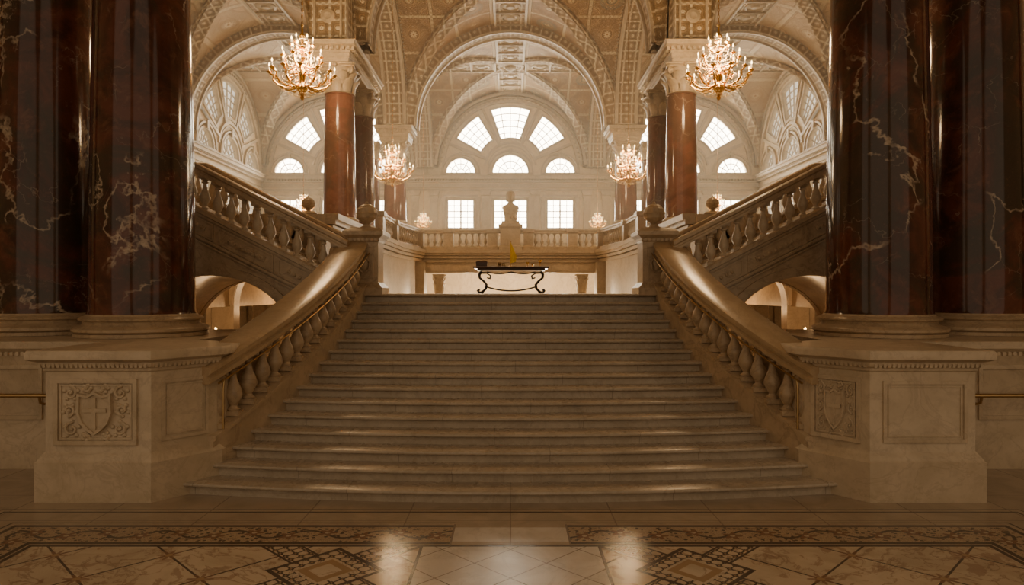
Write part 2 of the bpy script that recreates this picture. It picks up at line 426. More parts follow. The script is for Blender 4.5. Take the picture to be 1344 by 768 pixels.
# ------------------------------------------------------------------ side flights
def ztop(x): return 2.56+.515*(x-3.0)
def side_flight(sx):
    E=empty('side_flight'); E.parent=stairs
    prof=[(2.98,0),(2.98,ztop(2.98)),(6.75,ztop(6.75)),(9.4,ztop(6.75)),(9.4,0),(7.05,0)]+arcpts(5.5,1.4,1.55,0,180,24,1.34)+[(3.95,0)]
    for yy in (12.62,15.2):
        plate('stringer_wall',[[(sx*a,b) for a,b in prof]],.2,'stone',E,(0,yy,0))
    mb=MB()
    for dz,w,d in ((-.03,.07,.07),(-.10,.04,.04),(-.52,.05,.05),(-.60,.03,.03)):
        mb.bar([(sx*3.1,ztop(3.1)+dz),(sx*6.75,ztop(6.75)+dz),(sx*9.4,ztop(6.75)+dz)],w,12.62-d,12.63)
    for a in np.arange(3.3,6.6,1.1):
        b=a+.98; mb.bar([(sx*a,ztop(a)-.17),(sx*b,ztop(b)-.17),(sx*b,ztop(b)-.46),(sx*a,ztop(a)-.46)],.03,12.6,12.63,0,None,True)
        c=(a+b)/2; mb.bar([(sx*(c-.35),ztop(c-.35)-.315),(sx*(c+.35),ztop(c+.35)-.315)],.09,12.595,12.63)
        for q in np.linspace(-.3,.3,7): mb.ball((sx*(c+q),12.59,ztop(c+q)-.315),(.035,.02,.035),8,6)
    mb.bar([(sx*p,q) for p,q in arcpts(5.5,1.4,1.65,0,180,30,1.44)],.13,12.545,12.63)
    mb.bar([(sx*p,q) for p,q in arcpts(5.5,1.4,1.57,0,180,30,1.36)],.04,12.525,12.63)
    mb.obj('stringer_mouldings','stone',E)
    mb=MB()
    for i in range(12):
        x0=2.98+.31*i; x1=x0+.31; zt=2.4+.15*(i+1)-.003
        if i==11: x1=7.0
        rs=[[(sx*x0,yy,zt-.45),(sx*x1,yy,zt-.3),(sx*x1,yy,zt),(sx*x0,yy,zt)] for yy in (12.8,15.22)]
        mb.rings(rs)
    mb.obj('flight_steps','stair',E)
    mb=MB(); vs=[(sx*p,yy,q) for p,q in arcpts(5.5,1.4,1.56,0,180,24,1.35) for yy in (12.75,15.3)]
    mb.add(vs,[(2*i,2*i+1,2*i+3,2*i+2) for i in range(24)])
    for xx in (3.94,7.06): mb.add([(sx*xx,12.75,0),(sx*xx,15.3,0),(sx*xx,15.3,1.42),(sx*xx,12.75,1.42)],[(0,1,2,3)])
    mb.obj('arch_soffit','stone',E)
    for yy in (12.72,15.3):
        mb=MB()
        P=[(sx*3.0,yy,ztop(3.0)+.62),(sx*6.75,yy,ztop(6.75)+.62),(sx*9.4,yy,ztop(6.75)+.62)]
        mb.sweep(P,cope(.62,.95))
        mb.sweep([(p[0],yy,ztop(min(abs(p[0]),6.75))-.02) for p in P],[(-.14,0),(.14,0),(.16,.03),(.14,.06),(-.14,.06),(-.16,.03)])
        mb.obj('rail_coping','stone',E)
        mb=MB()
        for i in range(15):
            x=3.24+i*.245; baluster(mb,(sx*x,yy,ztop(x)-.02),.68,.095)
        for i in range(9):
            x=7.0+i*.26; baluster(mb,(sx*x,yy,ztop(6.75)+.03),.6,.085)
        mb.obj('rail_balusters','pale',E)
side_flight(-1); side_flight(1)
for sx in (-1,1):
    mb=MB(); x=sx*4.62; y=15.6
    mb.rect(x-.2,x+.2,y-.2,y+.2,[(.04,3.4),(.0,3.5),(0,4.1),(.07,4.16),(.07,4.22),(0,4.26)]); mb.box(x-.19,x+.19,y-.19,y+.19,0,3.45)
    finial(mb,(x,y,4.25),.14); mb.obj('newel_post','stone',stairs)

# ------------------------------------------------------------------ corner pedestals
def ornament_panel(mb,M,w,h,mi=0):
    mb.bar([(-w,-h),(w,-h),(w,h),(-w,h)],.05,-.03,.01,mi,M,True)
    mb.bar([(-w+.05,-h+.05),(w-.05,-h+.05),(w-.05,h-.05),(-w+.05,h-.05)],.02,-.015,.01,mi,M,True)
    s=w/.46 if w<.4 else 1.
    sz=h/.36
    sh=[(-.17,.2),(-.08,.18),(0,.22),(.08,.18),(.17,.2),(.18,.0),(.14,-.12),(.07,-.2),(0,-.25),(-.07,-.2),(-.14,-.12),(-.18,0)]
    sh=[(a*s*1.05,b*sz*1.0) for a,b in sh]
    mb.bar(sh,.03*s,-.06,.01,mi,M,True)
    fan_=[(0,-.035,0)]+[(a,-.035,b) for a,b in sh]; mb.add(fan_,[(0,i,i%len(sh)+1) for i in range(1,len(sh)+1)],mi,M)
    mb.box(-.022*s,.022*s,-.055,0,-.2*sz,.17*sz,mi,M); mb.box(-.14*s,.14*s,-.053,0,-.0*sz,.045*sz,mi,M)
    def spiral(cx,cz,r,turn,d,flip):
        pts=[]
        for i in range(26):
            t=i/25.; a=d+flip*t*turn*2*pi; rr=r*(1-.85*t)
            pts.append(((cx+rr*cos(a))*s,-.012,(cz+rr*sin(a))*sz))
        mb.tube(pts,[.02*s*(1-.5*i/25) for i in range(26)],6,mi,M)
        mb.ball(((cx)*s,-.015,cz*sz),.022*s,8,6,mi,M)
        for k in range(5):
            a=d+flip*(k/5)*2*pi; mb.ball(((cx+r*1.12*cos(a))*s,-.006,(cz+r*1.12*sin(a))*sz),(.026*s,.018,.026*s),8,6,mi,M)
    for f in (-1,1):
        spiral(f*.29,.22,.075,1.3,pi/2,f); spiral(f*.31,.02,.065,1.3,-pi/2,-f); spiral(f*.28,-.2,.08,1.3,pi/2 ,-f); spiral(f*.1,.275,.04,1.2,0,f); spiral(f*.12,-.285,.035,1.2,0,-f)
def pedestal(s):
    E=empty('stone_pedestal')
    poly=[(-5.42,7.96),(-4.19,7.96),(-3.70,8.60),(-3.70,9.0),(-4.3,9.45),(-5.42,9.45)]
    if s>0: poly=[(-a,b) for a,b in poly][::-1]
    mb=MB()
    mb.levels(poly,[(.08,0),(.08,.46),(.06,.48),(.055,.5),(.02,.55),(0,.58),(0,1.5),(.02,1.52),(.02,1.55),(.05,1.57),(.06,1.60),(.06,1.62),(.12,1.645),(.15,1.66),(.15,1.73),(.13,1.76)])
    for i in range(24): 
        x=s*(5.45-.0533*i); mb.box(x-.015,x+.015,7.89,7.96,1.56,1.6)
    ang=math.atan2(.64,.49); rot=ang if s<0 else -ang
    for i in range(15):
        t=(i+.5)/15; mb.box(-.015,.015,-.07,0,1.56,1.6,0,xf((s*(4.19-.49*t),7.96+.64*t,0),rot))
    Mf=xf((s*4.83,7.96,1.04)); Mc=xf((s*3.945,8.28,1.04),rot)
    def plainp(M,w):
        mb.bar([(-w,-.34),(w,-.34),(w,.34),(-w,.34)],.04,-.02,.01,0,M,True)
        mb.bar([(-w+.05,-.29),(w-.05,-.29),(w-.05,.29),(-w+.05,.29)],.015,-.01,.01,0,M,True)
    if s<0: ornament_panel(mb,Mf,.46,.36); plainp(Mc,.27)
    else: plainp(Mf,.47); ornament_panel(mb,Mc,.28,.36)
    mb.obj('die','pale',E)
    x0,x1=sorted((s*4.55,s*9.3))
    mb=MB(); mb.rect(x0,x1,9.46,12.45,[(.06,0),(.06,.46),(0,.56),(0,1.5),(.03,1.55),(.03,1.6),(.1,1.66),(.1,1.755)])
    M=xf((0,9.46,0))
    for a in (8.9,7.6,6.3): 
        mb.bar([(s*a,.7),(s*(a-1.1),.7),(s*(a-1.1),1.4),(s*a,1.4)],.05,-.03,.01,0,M,True)
    for i in range(60):
        x=s*(9.2-.075*i); mb.box(x-.02,x+.02,-.06,0,1.56,1.61,0,M)
    mb.obj('column_plinth','pale',E)
    mb=MB(); z=1.04
    mb.tube([(s*9.0,9.2,z),(s*5.9,9.2,z)],.028,10); mb.ball((s*5.9,9.2,z),.04)
    for a in (6.35,7.5,8.8):
        mb.tube([(s*a,9.2,z-.02),(s*a,9.22,z-.1),(s*a,9.3,z-.13),(s*a,9.46,z-.13)],.018,8); mb.ball((s*a,9.44,z-.13),(.05,.02,.05))
    mb.obj('wall_handrail','brass',E)
pedestal(-1); pedestal(1)

# ------------------------------------------------------------------ columns
def capital(mb,c,r,h,mi=0):
    x,y,z=c; M=xf(c)
    mb.lathe([(r*.98,0),(r*1.08,h*.02),(r*1.08,h*.05),(r*.95,h*.07),(r*.92,h*.4),(r*1.0,h*.65),(r*1.25,h*.86)],(0,0,0),24,mi,M)
    for tier,(z0,hh,rr,n,ph) in enumerate(((.06,.42,1.0,8,0),(.3,.42,1.03,8,pi/8))):
        for i in range(n):
            a0=2*pi*i/n+ph; rs=[]
            for t,out,w in ((0,0,.8),(.35,.03,1.0),(.7,.10,.95),(.9,.26,.7),(1.0,.36,.42),(.93,.42,.2)):
                row=[]
                for q in (-1,-.5,0,.5,1):
                    a=a0+q*w*pi/n*.9; rad=r*(rr+out+.07*(1-abs(q))+(.03 if abs(q)==.5 else 0)); row.append((rad*cos(a),rad*sin(a),h*(z0+hh*t)))
                rs.append(row)
            mb.rings(rs,mi,M,cap=False,closed=False)
    for i in range(4):
        a=pi/4+i*pi/2; pts=[]
        for k in range(22):
            t=k/21.; b=pi*.9-t*3.3*pi; q=h*.13*(1-.8*t); rad=r*1.42+q*cos(b); pts.append((rad*cos(a),rad*sin(a),h*.76+q*sin(b)))
        mb.tube([(r*.95*cos(a),r*.95*sin(a),h*.5)]+pts,r*.07,6,mi,M)
        a=i*pi/2; mb.ball((r*1.3*cos(a),r*1.3*sin(a),h*.93),r*.14,10,8,mi,M)
    poly=[]
    for i in range(4):
        a=pi/4+i*pi/2
        for dq in (-.07,.07): poly.append((r*1.72*cos(a+dq),r*1.72*sin(a+dq)))
        poly.append((r*1.18*cos(a+pi/4),r*1.18*sin(a+pi/4)))
    mb.rings([[(p*k,q*k,h*zz) for p,q in poly] for zz,k in ((.86,.95),(.9,1.),(.94,.96),(.95,1.04),(1.,1.04))],mi,M)
def column(x,y,z0,zs0,zs1,zc,r,ped=None):
    E=empty('marble_column',(x,y,z0)); h=zs0-z0; B=r*1.26
    mb=MB()
    if ped: mb.rect(-B,B,-B,B,[(.08,0),(.08,ped*.2),(0,ped*.26),(0,ped*.85),(.07,ped*.92),(.07,ped)])
    p0=ped or 0; hb=h-p0
    mb.lathe([(B,p0),(B,p0+hb*.12),(B*1.0,p0+hb*.15)],(0,0,0),48)
    mb.lathe([(B*.97,p0+hb*.15),(B*1.02,p0+hb*.25),(B*1.02,p0+hb*.36),(B*.96,p0+hb*.46),(B*.89,p0+hb*.5),(B*.86,p0+hb*.58),(B*.87,p0+hb*.68),(B*.92,p0+hb*.73),(B*.93,p0+hb*.8),(B*.89,p0+hb*.88),(B*.84,p0+hb*.92),(B*.82,p0+hb)],(0,0,0),48)
    mb.obj('base','stone' if r>.6 else 'pale',E)
    mb=MB(); n=10; mb.lathe([(r*1.03,h),(r*1.0,h+.06)]+[(r*(1-.12*(i/n)**1.6),h+.06+(zs1-z0-h-.1)*i/n) for i in range(1,n+1)]+[(r*.93,zs1-z0-.03),(r*.93,zs1-z0)],(0,0,0),64); mb.obj('shaft','red' if r>.6 else 'red_lit',E)
    mb=MB(); capital(mb,(0,0,zs1-z0),r*.88,zc-zs1); mb.obj('capital','pale',E)
for sx in (-1,1):
    column(sx*5.81,10.8,1.76,2.10,7.95,9.3,.755)
    column(sx*7.70,11.35,1.76,2.10,7.95,9.3,.755)
    column(sx*4.75,19.0,4.2,4.5,7.9,8.68,.445)
    column(sx*4.72,21.5,4.2,4.5,7.9,8.68,.445)
    column(sx*5.12,30.3,4.2,5.6,8.35,9.1,.50,1.1)
    column(sx*6.3,30.6,4.2,5.6,8.35,9.1,.45,1.1)

# ------------------------------------------------------------------ piers, vaults, arches
SP=9.7; VR=4.5; BY=[.3,10.3,20.3,30.3,40.3]; XC=[-10,0,10]
ceil=empty('ceiling')
EN=[(0,0),(0,.12),(.03,.15),(.03,.28),(.06,.30),(.06,.42),(.12,.46),(.2,.5),(.2,.6),(.24,.64)]
def entab(x0,x1,y0,y1,z0,z1):
    mb=MB(); k=(z1-z0)/.64
    mb.rect(x0,x1,y0,y1,[(o,z0+z*k) for o,z in EN])
    n=int((x1-x0+.2)/.14)
    for i in range(n):
        x=x0-.1+(x1-x0+.2)*(i+.5)/n; mb.box(x-.035,x+.035,y0-.16,y0,z0+.36*k,z0+.46*k)
    n=int((y1-y0+.2)/.14)
    for i in range(n):
        y=y0-.1+(y1-y0+.2)*(i+.5)/n
        mb.box(x0-.16,x0,y-.035,y+.035,z0+.36*k,z0+.46*k); mb.box(x1,x1+.16,y-.035,y+.035,z0+.36*k,z0+.46*k)
    return mb
def uvbox(me):
    uvl=me.uv_layers.new(name='UVMap') if not me.uv_layers else me.uv_layers[0]
    for p in me.polygons:
        n=p.normal
        for li in p.loop_indices:
            co=me.vertices[me.loops[li].vertex_index].co
            if abs(n.z)>.7: uvl.data[li].uv=(co.x,co.y)
            elif abs(n.x)>abs(n.y): uvl.data[li].uv=(co.y,co.z)
            else: uvl.data[li].uv=(co.x,co.z)
for sx in (-1,1):
    for (x,y0,y1,z0,z1) in ((5.0,9.9,12.1,9.3,9.9),(5.0,18.45,22.15,8.68,9.2),(5.1,29.8,31.0,9.1,9.7)):
        a,b=sorted((sx*(x-.62),sx*(x+.62)))
        if y0<11: a,b=sorted((sx*4.6,sx*8.6))
        entab(a,b,y0,y1,z0,z1).obj('pier_entablature','pale',ceil)
        c=(y0+y1)/2 if y0<25 else 30.3
        x0,x1=sx*5-.5,sx*5+.5
        yb0,yb1=(18.7,21.9) if 15<y0<25 else (c-.6,c+.6)
        mb=MB(); mb.box(x0,x1,yb0,yb1,z1-.03,14.8); o=mb.obj('pier','band',ceil); uvbox(o.data)
        mb=MB()
        for k in range(3):
            z=z1+.15+1.5*k; mb.bar([(x0+.14,z),(x1-.14,z),(x1-.14,z+1.3),(x0+.14,z+1.3)],.06,yb0-.05,yb0+.01,0,None,True)
            mb.lathe([(.0,0),(.16,0),(.2,.03),(.1,.06),(.05,.04)],(0,0,0),16,0,Matrix.Translation((sx*5,yb0,z+.65))@Matrix.Rotation(pi/2,4,'X'))
        mb.obj('pier_trim','pale',ceil)

def vault_mesh(name,mat):
    n=40; A=[-pi/2+pi*i/n for i in range(n+1)]; vs=[]
    for a in A:
        for b in A: vs.append((VR*sin(a),VR*sin(b),VR*max(cos(a),cos(b))))
    fs=[];uv=[]
    for i in range(n):
        for j in range(n):
            q=[i*(n+1)+j,(i+1)*(n+1)+j,(i+1)*(n+1)+j+1,i*(n+1)+j+1]
            same=((i<n//2)==(j<n//2))
            tr=[(q[0],q[1],q[2]),(q[0],q[2],q[3])] if same else [(q[0],q[1],q[3]),(q[1],q[2],q[3])]
            for t in tr:
                ca=sum(A[k//(n+1)] for k in t)/3; cb=sum(A[k%(n+1)] for k in t)/3
                fs.append(t[::-1])
                for k in t[::-1]:
                    a=A[k//(n+1)]; b=A[k%(n+1)]
                    if abs(ca)<abs(cb): uv+=[VR*a+.8,VR*sin(b)]
                    else: uv+=[VR*b+.8,VR*sin(a)]
    mb=MB(); mb.add(vs,fs); mb._uv=uv; return mb.mesh(name,mat,30)
VM=vault_mesh('vault','orn'); VW=vault_mesh('vault_side','web')
mb=MB()
for s in (-1,1):
    pts=[]
    for i in range(41):
        a=-pi/2+pi*i/40; pts.append(Vector((VR*sin(a),s*VR*sin(a),VR*cos(a))))
    perp=Vector((1,-s,0)).normalized(); rs=[]
    for i,p in enumerate(pts):
        t=(pts[min(i+1,40)]-pts[max(i-1,0)]).normalized(); nn=perp.cross(t).normalized()
        if nn.z>0: nn=-nn
        if abs(t.z)>.99: nn=Vector((-p.x,-p.y,0)).normalized()
        rs.append([tuple(p+perp*q[0]+nn*q[1]) for q in ((-.3,-.1),(-.3,.05),(-.22,.05),(-.2,.1),(-.1,.07),(.1,.07),(.2,.1),(.22,.05),(.3,.05),(.3,-.1))])
    mb.rings(rs,0)
mb.lathe([(.7,.05),(.7,-.1),(.55,-.14),(.5,-.08),(.3,-.1),(.25,-.22),(.12,-.3),(.0,-.32)],(0,0,VR),32,1,None,lambda a:.04*cos(12*a))
RIB=mb.mesh('groin_ribs',['band','pale'],35); uvbox(RIB)
mb=MB()
for ax in (0,1):
    for s in (-1,1):
        M=Matrix.Rotation(pi/2*ax,4,'Z')@Matrix.Rotation(0 if s>0 else pi,4,'Z')
        rs=[]
        for y in (.75,4.45):
            rs.append([(x,y,math.sqrt(VR**2-x*x)-.07) for x in np.linspace(-.62,.62,9)]+[(x,y,math.sqrt(VR**2-x*x)+.02) for x in np.linspace(.62,-.62,9)])
        mb.rings(rs,0,M)
        for q in (-.66,.66): mb.box(q-.05,q+.05,.75,4.45,math.sqrt(VR**2-q*q)-.12,math.sqrt(VR**2-q*q)+.03,1,M)
        for yc in (1.5,2.6,3.7):
            mb.lathe([(.42,0),(.42,-.06),(.34,-.1),(.32,-.04),(.2,-.04),(.14,-.1),(.0,-.12)],(0,yc,VR-.05),24,1,M,lambda a:.03*cos(8*a))
        for yc in (.8,2.05,3.15,4.4): mb.box(-.6,.6,yc-.04,yc+.04,VR-.16,VR,1,M)
CRN=mb.mesh('crown_bands',['band','pale'],35); uvbox(CRN)
for yb in range(4):
    for xc in XC:
        c=(xc,BY[yb]+5,SP)
        place('vault',VM if xc==0 else VW,ceil,c); place('groin_ribs',RIB,ceil,c)
        place('crown_bands',CRN,ceil,c)
def arch_mesh(hw=.5,ri=4.1,ro=4.62):
    prof=[(-hw,ro),(-hw,ri+.06),(-hw+.03,ri+.05),(-hw+.04,ri),(-hw+.14,ri),(-hw+.16,ri+.07),(hw-.16,ri+.07),(hw-.14,ri),(hw-.04,ri),(hw-.03,ri+.05),(hw,ri+.06),(hw,ro)]
    mi=[1,0,0,0,0,1,0,0,0,0,1]
    n=56; vs=[];fs=[];ms=[];uv=[]
    L=[0]
    for i in range(1,len(prof)): L.append(L[-1]+math.hypot(prof[i][0]-prof[i-1][0],prof[i][1]-prof[i-1][1]))
    np_=len(prof)
    for i in range(n+1):
        a=pi*i/n
        for q,r in prof: vs.append((r*cos(a),q,r*sin(a)))
    for i in range(n):
        for j in range(np_-1):
            fs.append((i*np_+j,(i+1)*np_+j,(i+1)*np_+j+1,i*np_+j+1)); ms.append(mi[j])
            for (ii,jj) in ((i,j),(i+1,j),(i+1,j+1),(i,j+1)):
                mid=(L[j]+L[j+1])/2; uv+=[4.3*pi*ii/n,(L[jj]-mid)+.225]
    mb2=MB(); mb2.add(vs,fs); mb2.m=ms; nb=0; cnt=90
    for i in range(cnt):
        a=pi*(i+.5)/cnt
        for s in (-1,1):
            mb2.box(ri+.36,ri+.46,s*hw-.05,s*hw+.05,-.035,.035,0,Matrix.Rotation(-a,4,'Y')); nb+=1
    mb2._uv=uv+[0.0]*(nb*6*4*2)
    return mb2.mesh('arch_band',['pale','band'],35)
AM=arch_mesh()
for by in BY:
    for xc in XC: place('transverse_arch',AM,ceil,(xc,by,SP))
for x in (-15,-5,5,15):
    for yb in range(4): place('arcade_arch',AM,ceil,(x,BY[yb]+5,SP),pi/2)
mb=MB()
for x in (-15,-5,5,15):
    for y in (.3,40.3)+((20.3,30.3,10.3) if abs(x)>10 else (10.3,)):
        mb.box(x-.5,x+.5,y-.5,y+.5,9.65,14.8)
        if abs(x)>10 or y<5 : mb.box(x-.5,x+.5,y-.5,y+.5,0,9.65)
mb.obj('corner_piers','pale',ceil)

# ------------------------------------------------------------------ window wall bays
def fan(cz,r0,r1,a0,a1,n=12):
    return arcpts(0,cz,r1,a0,a1,n)+arcpts(0,cz,r0,a1,a0,n)
FC=9.65
FANS=[fan(FC,1.75,3.62,71,109),fan(FC,1.95,3.62,121,151),fan(FC,1.95,3.62,29,59)]
LUN=[(0,9.4,1.05),(-2.9,9.4,.85),(2.9,9.4,.85)]
RW=[(0,.98),(-2.9,.78),(2.9,.78)]
holes=[f[::-1] for f in FANS]+[arcpts(x,z,r,0,180,20)[::-1] for x,z,r in LUN]+[[(x-w,6.15),(x-w,7.85),(x+w,7.85),(x+w,6.15)] for x,w in RW]
WM=plate('wall_bay',[[(-5,3.9),(5,3.9),(5,15),(-5,15)]]+holes,.35,'cream',mesh_only=True)
mb=MB()
for f in FANS: mb.bar(f,.12,-.07,.02,0,None,True)
for x,z,r in LUN:
    mb.bar(arcpts(x,z,r+.03,0,180,24),.12,-.08,.02); mb.bar(arcpts(x,z,r+.25,0,180,24),.10,-.12,.02)
    mb.bar([(x-r-.3,z-.05),(x+r+.3,z-.05)],.12,-.1,.02); mb.box(x-.1,x+.1,-.18,0,z+r-.02,z+r+.36)
for x,w in RW:
    mb.bar([(x-w,6.15),(x+w,6.15),(x+w,7.85),(x-w,7.85)],.12,-.07,.02,0,None,True)
    mb.box(x-w-.22,x+w+.22,-.2,0,7.98,8.1); mb.box(x-w-.16,x+w+.16,-.15,0,5.95,6.07)
    for s in (-1,1): mb.rect(x+s*(w+.22)-.1,x+s*(w+.22)+.1,-.1,.02,[(.03,5.2),(.03,5.4),(0,5.45),(0,7.8),(.04,7.86),(.05,7.98)])
for r,w,d in ((4.35,.16,.16),(4.15,.07,.1),(3.92,.14,.12),(1.5,.12,.1),(1.3,.05,.06)):
    mb.bar(arcpts(0,FC,r,3 if r>2 else 8,177 if r>2 else 172,60),w,-d,.02)
for a in (22,65,115,158):
    a=math.radians(a); mb.bar([(1.55*cos(a),FC+1.55*sin(a)),(3.85*cos(a),FC+3.85*sin(a))],.16,-.1,.02)
for i in range(44):
    a=math.radians(4+172*(i+.5)/44); M=Matrix.Translation((0,0,FC))@Matrix.Rotation(-a,4,'Y'); mb.box(4.0,4.1,-.12,0,-.05,.05,0,M)
for z0,h,d in ((8.35,.1,.12),(8.55,.22,.06),(8.85,.08,.2),(9.0,.16,.32),(9.16,.06,.38),(5.2,.12,.14),(4.2,.3,.12)):
    mb.box(-5,5,-d,0.01,z0,z0+h)
for i in range(60): mb.box(-4.95+i*.168-.05,-4.95+i*.168+.03,-.26,0,8.93,9.0)
for x in (-4.45,-1.45,1.45,4.45):
    mb.rect(x-.22,x+.22,-.14,.02,[(.06,4.2),(.06,5.2),(0,5.3),(0,7.9),(.03,7.95),(.06,8.05),(.03,8.1),(.1,8.3),(.1,8.36)])
    mb.bar([(x-.12,5.5),(x+.12,5.5),(x+.12,7.7),(x-.12,7.7)],.03,-.17,-.12,0,None,True)
WT=mb.mesh('wall_trim',['pale'],35)
mb=MB()
def pb(pts,w=.05): mb.bar(pts,w,.13,.19)
for f,(r0,a0,a1) in zip(FANS,((1.75,71,109),(1.95,121,151),(1.95,29,59))):
    for k in range(1,4):
        a=math.radians(a0+(a1-a0)*k/4); pb([(r0*cos(a),FC+r0*sin(a)),(3.62*cos(a),FC+3.62*sin(a))],.045)
    for k in range(1,5):
        r=r0+(3.62-r0)*k/5; pb(arcpts(0,FC,r,a0,a1,8),.04)
for x,z,r in LUN:
    for k in range(1,6):
        a=pi*k/6; pb([(x+.3*r*cos(a),z+.3*r*sin(a)),(x+r*cos(a),z+r*sin(a))],.04)
    pb(arcpts(x,z,r*.3,0,180,10),.04); pb(arcpts(x,z,r*.66,0,180,14),.04)
for x,w in RW:
    pb([(x,6.15),(x,7.85)],.09)
    for s in (-.5,.5): pb([(x+s*w,6.15),(x+s*w,7.85)],.035)
    for k in range(1,5): pb([(x-w,6.15+1.7*k/5),(x+w,6.15+1.7*k/5)],.05 if k==3 else .035)
WB=mb.mesh('bars',['frame'],35)
def panes(mat):
    mb=MB()
    for f in FANS:
        n=len(f)//2
        for i in range(0,n-1,3):
            j=min(i+3,n-1); p=[f[i],f[j],f[2*n-1-j],f[2*n-1-i]]; mb.add([(a,.22,b) for a,b in p],[(0,1,2,3)])
    for x,z,r in LUN: 
        p=arcpts(x,z,r*1.02,0,180,6); mb.add([(a,.22,b) for a,b in p],[tuple(range(7))])
    for x,w in RW: mb.add([(x-w,.22,6.15),(x+w,.22,6.15),(x+w,.22,7.85),(x-w,.22,7.85)],[(0,1,2,3)])
    return mb.mesh('panes',[mat],35,True)
WG=panes('glass'); WG2=panes('glass2')
wn=[0]
def wall_bay(parent,loc,rot,g):
    place('wall_panel',WM,parent,loc,rot); place('wall_trim',WT,parent,loc,rot)
    wn[0]+=1; w=empty('window_%d'%wn[0],loc,rot); place('bars',WB,w); place('panes',g,w)
wb=empty('wall_back'); wl=empty('wall_left'); wr=empty('wall_right')
for xc in XC: wall_bay(wb,(xc,39.8,0),0,WG)
mb=MB(); mb.box(-15.5,15.5,39.8,40.2,0,3.9); mb.box(-15.5,15.5,40.15,40.5,3.9,15)
mb.obj('lower_wall','cream',wb)
for par,x,rot in ((wl,-14.5,pi/2),(wr,14.5,-pi/2)):
    for yc in (25.3,35.3): wall_bay(par,(x,yc,0),rot,WG2)
    mb=MB(); s=1 if x>0 else -1
    a,b=sorted((x,x+s*.35)); mb.box(a,b,.3,20.3,0,15); mb.box(a,b,20.3,39.8,0,3.9)
    a,b=sorted((x+s*.35,x+s*.5)); mb.box(a,b,20.3,39.8,3.9,15)
    mb.obj('wall_plain','cream',par)

# ------------------------------------------------------------------ gallery
gal=empty('gallery')
ed=[(-14.5,12.9),(-6.8,12.9),(-6.8,15.3),(-4.15,15.3),(-4.15,25.2),(-3.75,28.6)]
poly=ed+[(-a,b) for a,b in ed[::-1]]+[(14.5,39.8),(-14.5,39.8)]
mb=MB(); mb.rings([[(a,b,z) for a,b in poly] for z in (3.85,4.195)]); mb.obj('gallery_slab','pale',gal)
path=[(-4.35,22.3),(-4.35,25.2),(-3.85,28.75),(3.85,28.75),(4.35,25.2),(4.35,22.3)]
fas=[(-4.15,15.35),(-4.15,25.2),(-3.75,28.6),(3.75,28.6),(4.15,25.2),(4.15,15.35)]
mb=MB()
for z,d,h in ((3.7,.08,.12),(3.85,.16,.1),(3.97,.22,.1),(4.07,.28,.14)):
    mb.sweep([(a,b,z) for a,b in fas],[(-.05,0),(d,0),(d,h),(-.05,h)])
mb.sweep([(a,b,0) for a,b in fas[:2]]+[(-3.85,27.6,0)],[(-.25,0),(0,0),(0,3.85),(-.25,3.85)])
mb.sweep([(3.85,27.6,0)]+[(a,b,0) for a,b in fas[4:]],[(-.25,0),(0,0),(0,3.85),(-.25,3.85)])
mb.sweep([(-3.75,28.6,3.25),(3.75,28.6,3.25)],[(-.25,0),(0,0),(0,.62),(-.25,.62)])
for i in range(7):
    x=-3.3+1.1*i; mb.bar([(x-.45,3.36),(x+.45,3.36),(x+.45,3.64),(x-.45,3.64)],.03,28.57,28.6,0,None,True)
mb.obj('gallery_fascia','pale',gal)
mb=MB()
for x in (-3.0,3.0): 
    mb.lathe([(.3,0),(.3,.2),(.22,.3),(.2,2.45)],(x,28.8,0),20); capital(mb,(x,28.8,2.45),.2,.75)
for x in (-3.85,3.85): mb.box(x-.3,x+.3,28.0,29.0,0,3.7)
mb.obj('undercroft_columns','pale',gal)
gb=empty('gallery_balustrade'); gb.parent=gal; mb=MB()
mb.sweep([(a,b,4.19) for a,b in path],[(-.16,0),(.16,0),(.16,.14),(.13,.17),(-.13,.17),(-.16,.14)])
mb.sweep([(a,b,4.92) for a,b in path],cope(.62,.8))
posts=[(-4.35,25.2),(-3.85,28.75),(-2.6,28.75),(-.75,28.75),(.75,28.75),(2.6,28.75),(3.85,28.75),(4.35,25.2),(-4.35,22.45),(4.35,22.45)]
for a,b in posts: mb.rect(a-.2,a+.2,b-.2,b+.2,[(.03,4.19),(.03,4.36),(0,4.38),(0,4.9),(.05,4.95),(.05,5.06),(.02,5.1)])
mb.obj('rails','pale',gb); mb=MB()
for (a,b) in zip(path[:-1],path[1:]):
    L=math.dist(a,b); n=int(L/.26)
    for i in range(n):
        t=(i+.5)/n; x=a[0]+(b[0]-a[0])*t; y=a[1]+(b[1]-a[1])*t
        if min(math.hypot(x-p,y-q) for p,q in posts)>.28: baluster(mb,(x,y,4.34),.6,.08)
mb.obj('balusters','pale',gb)
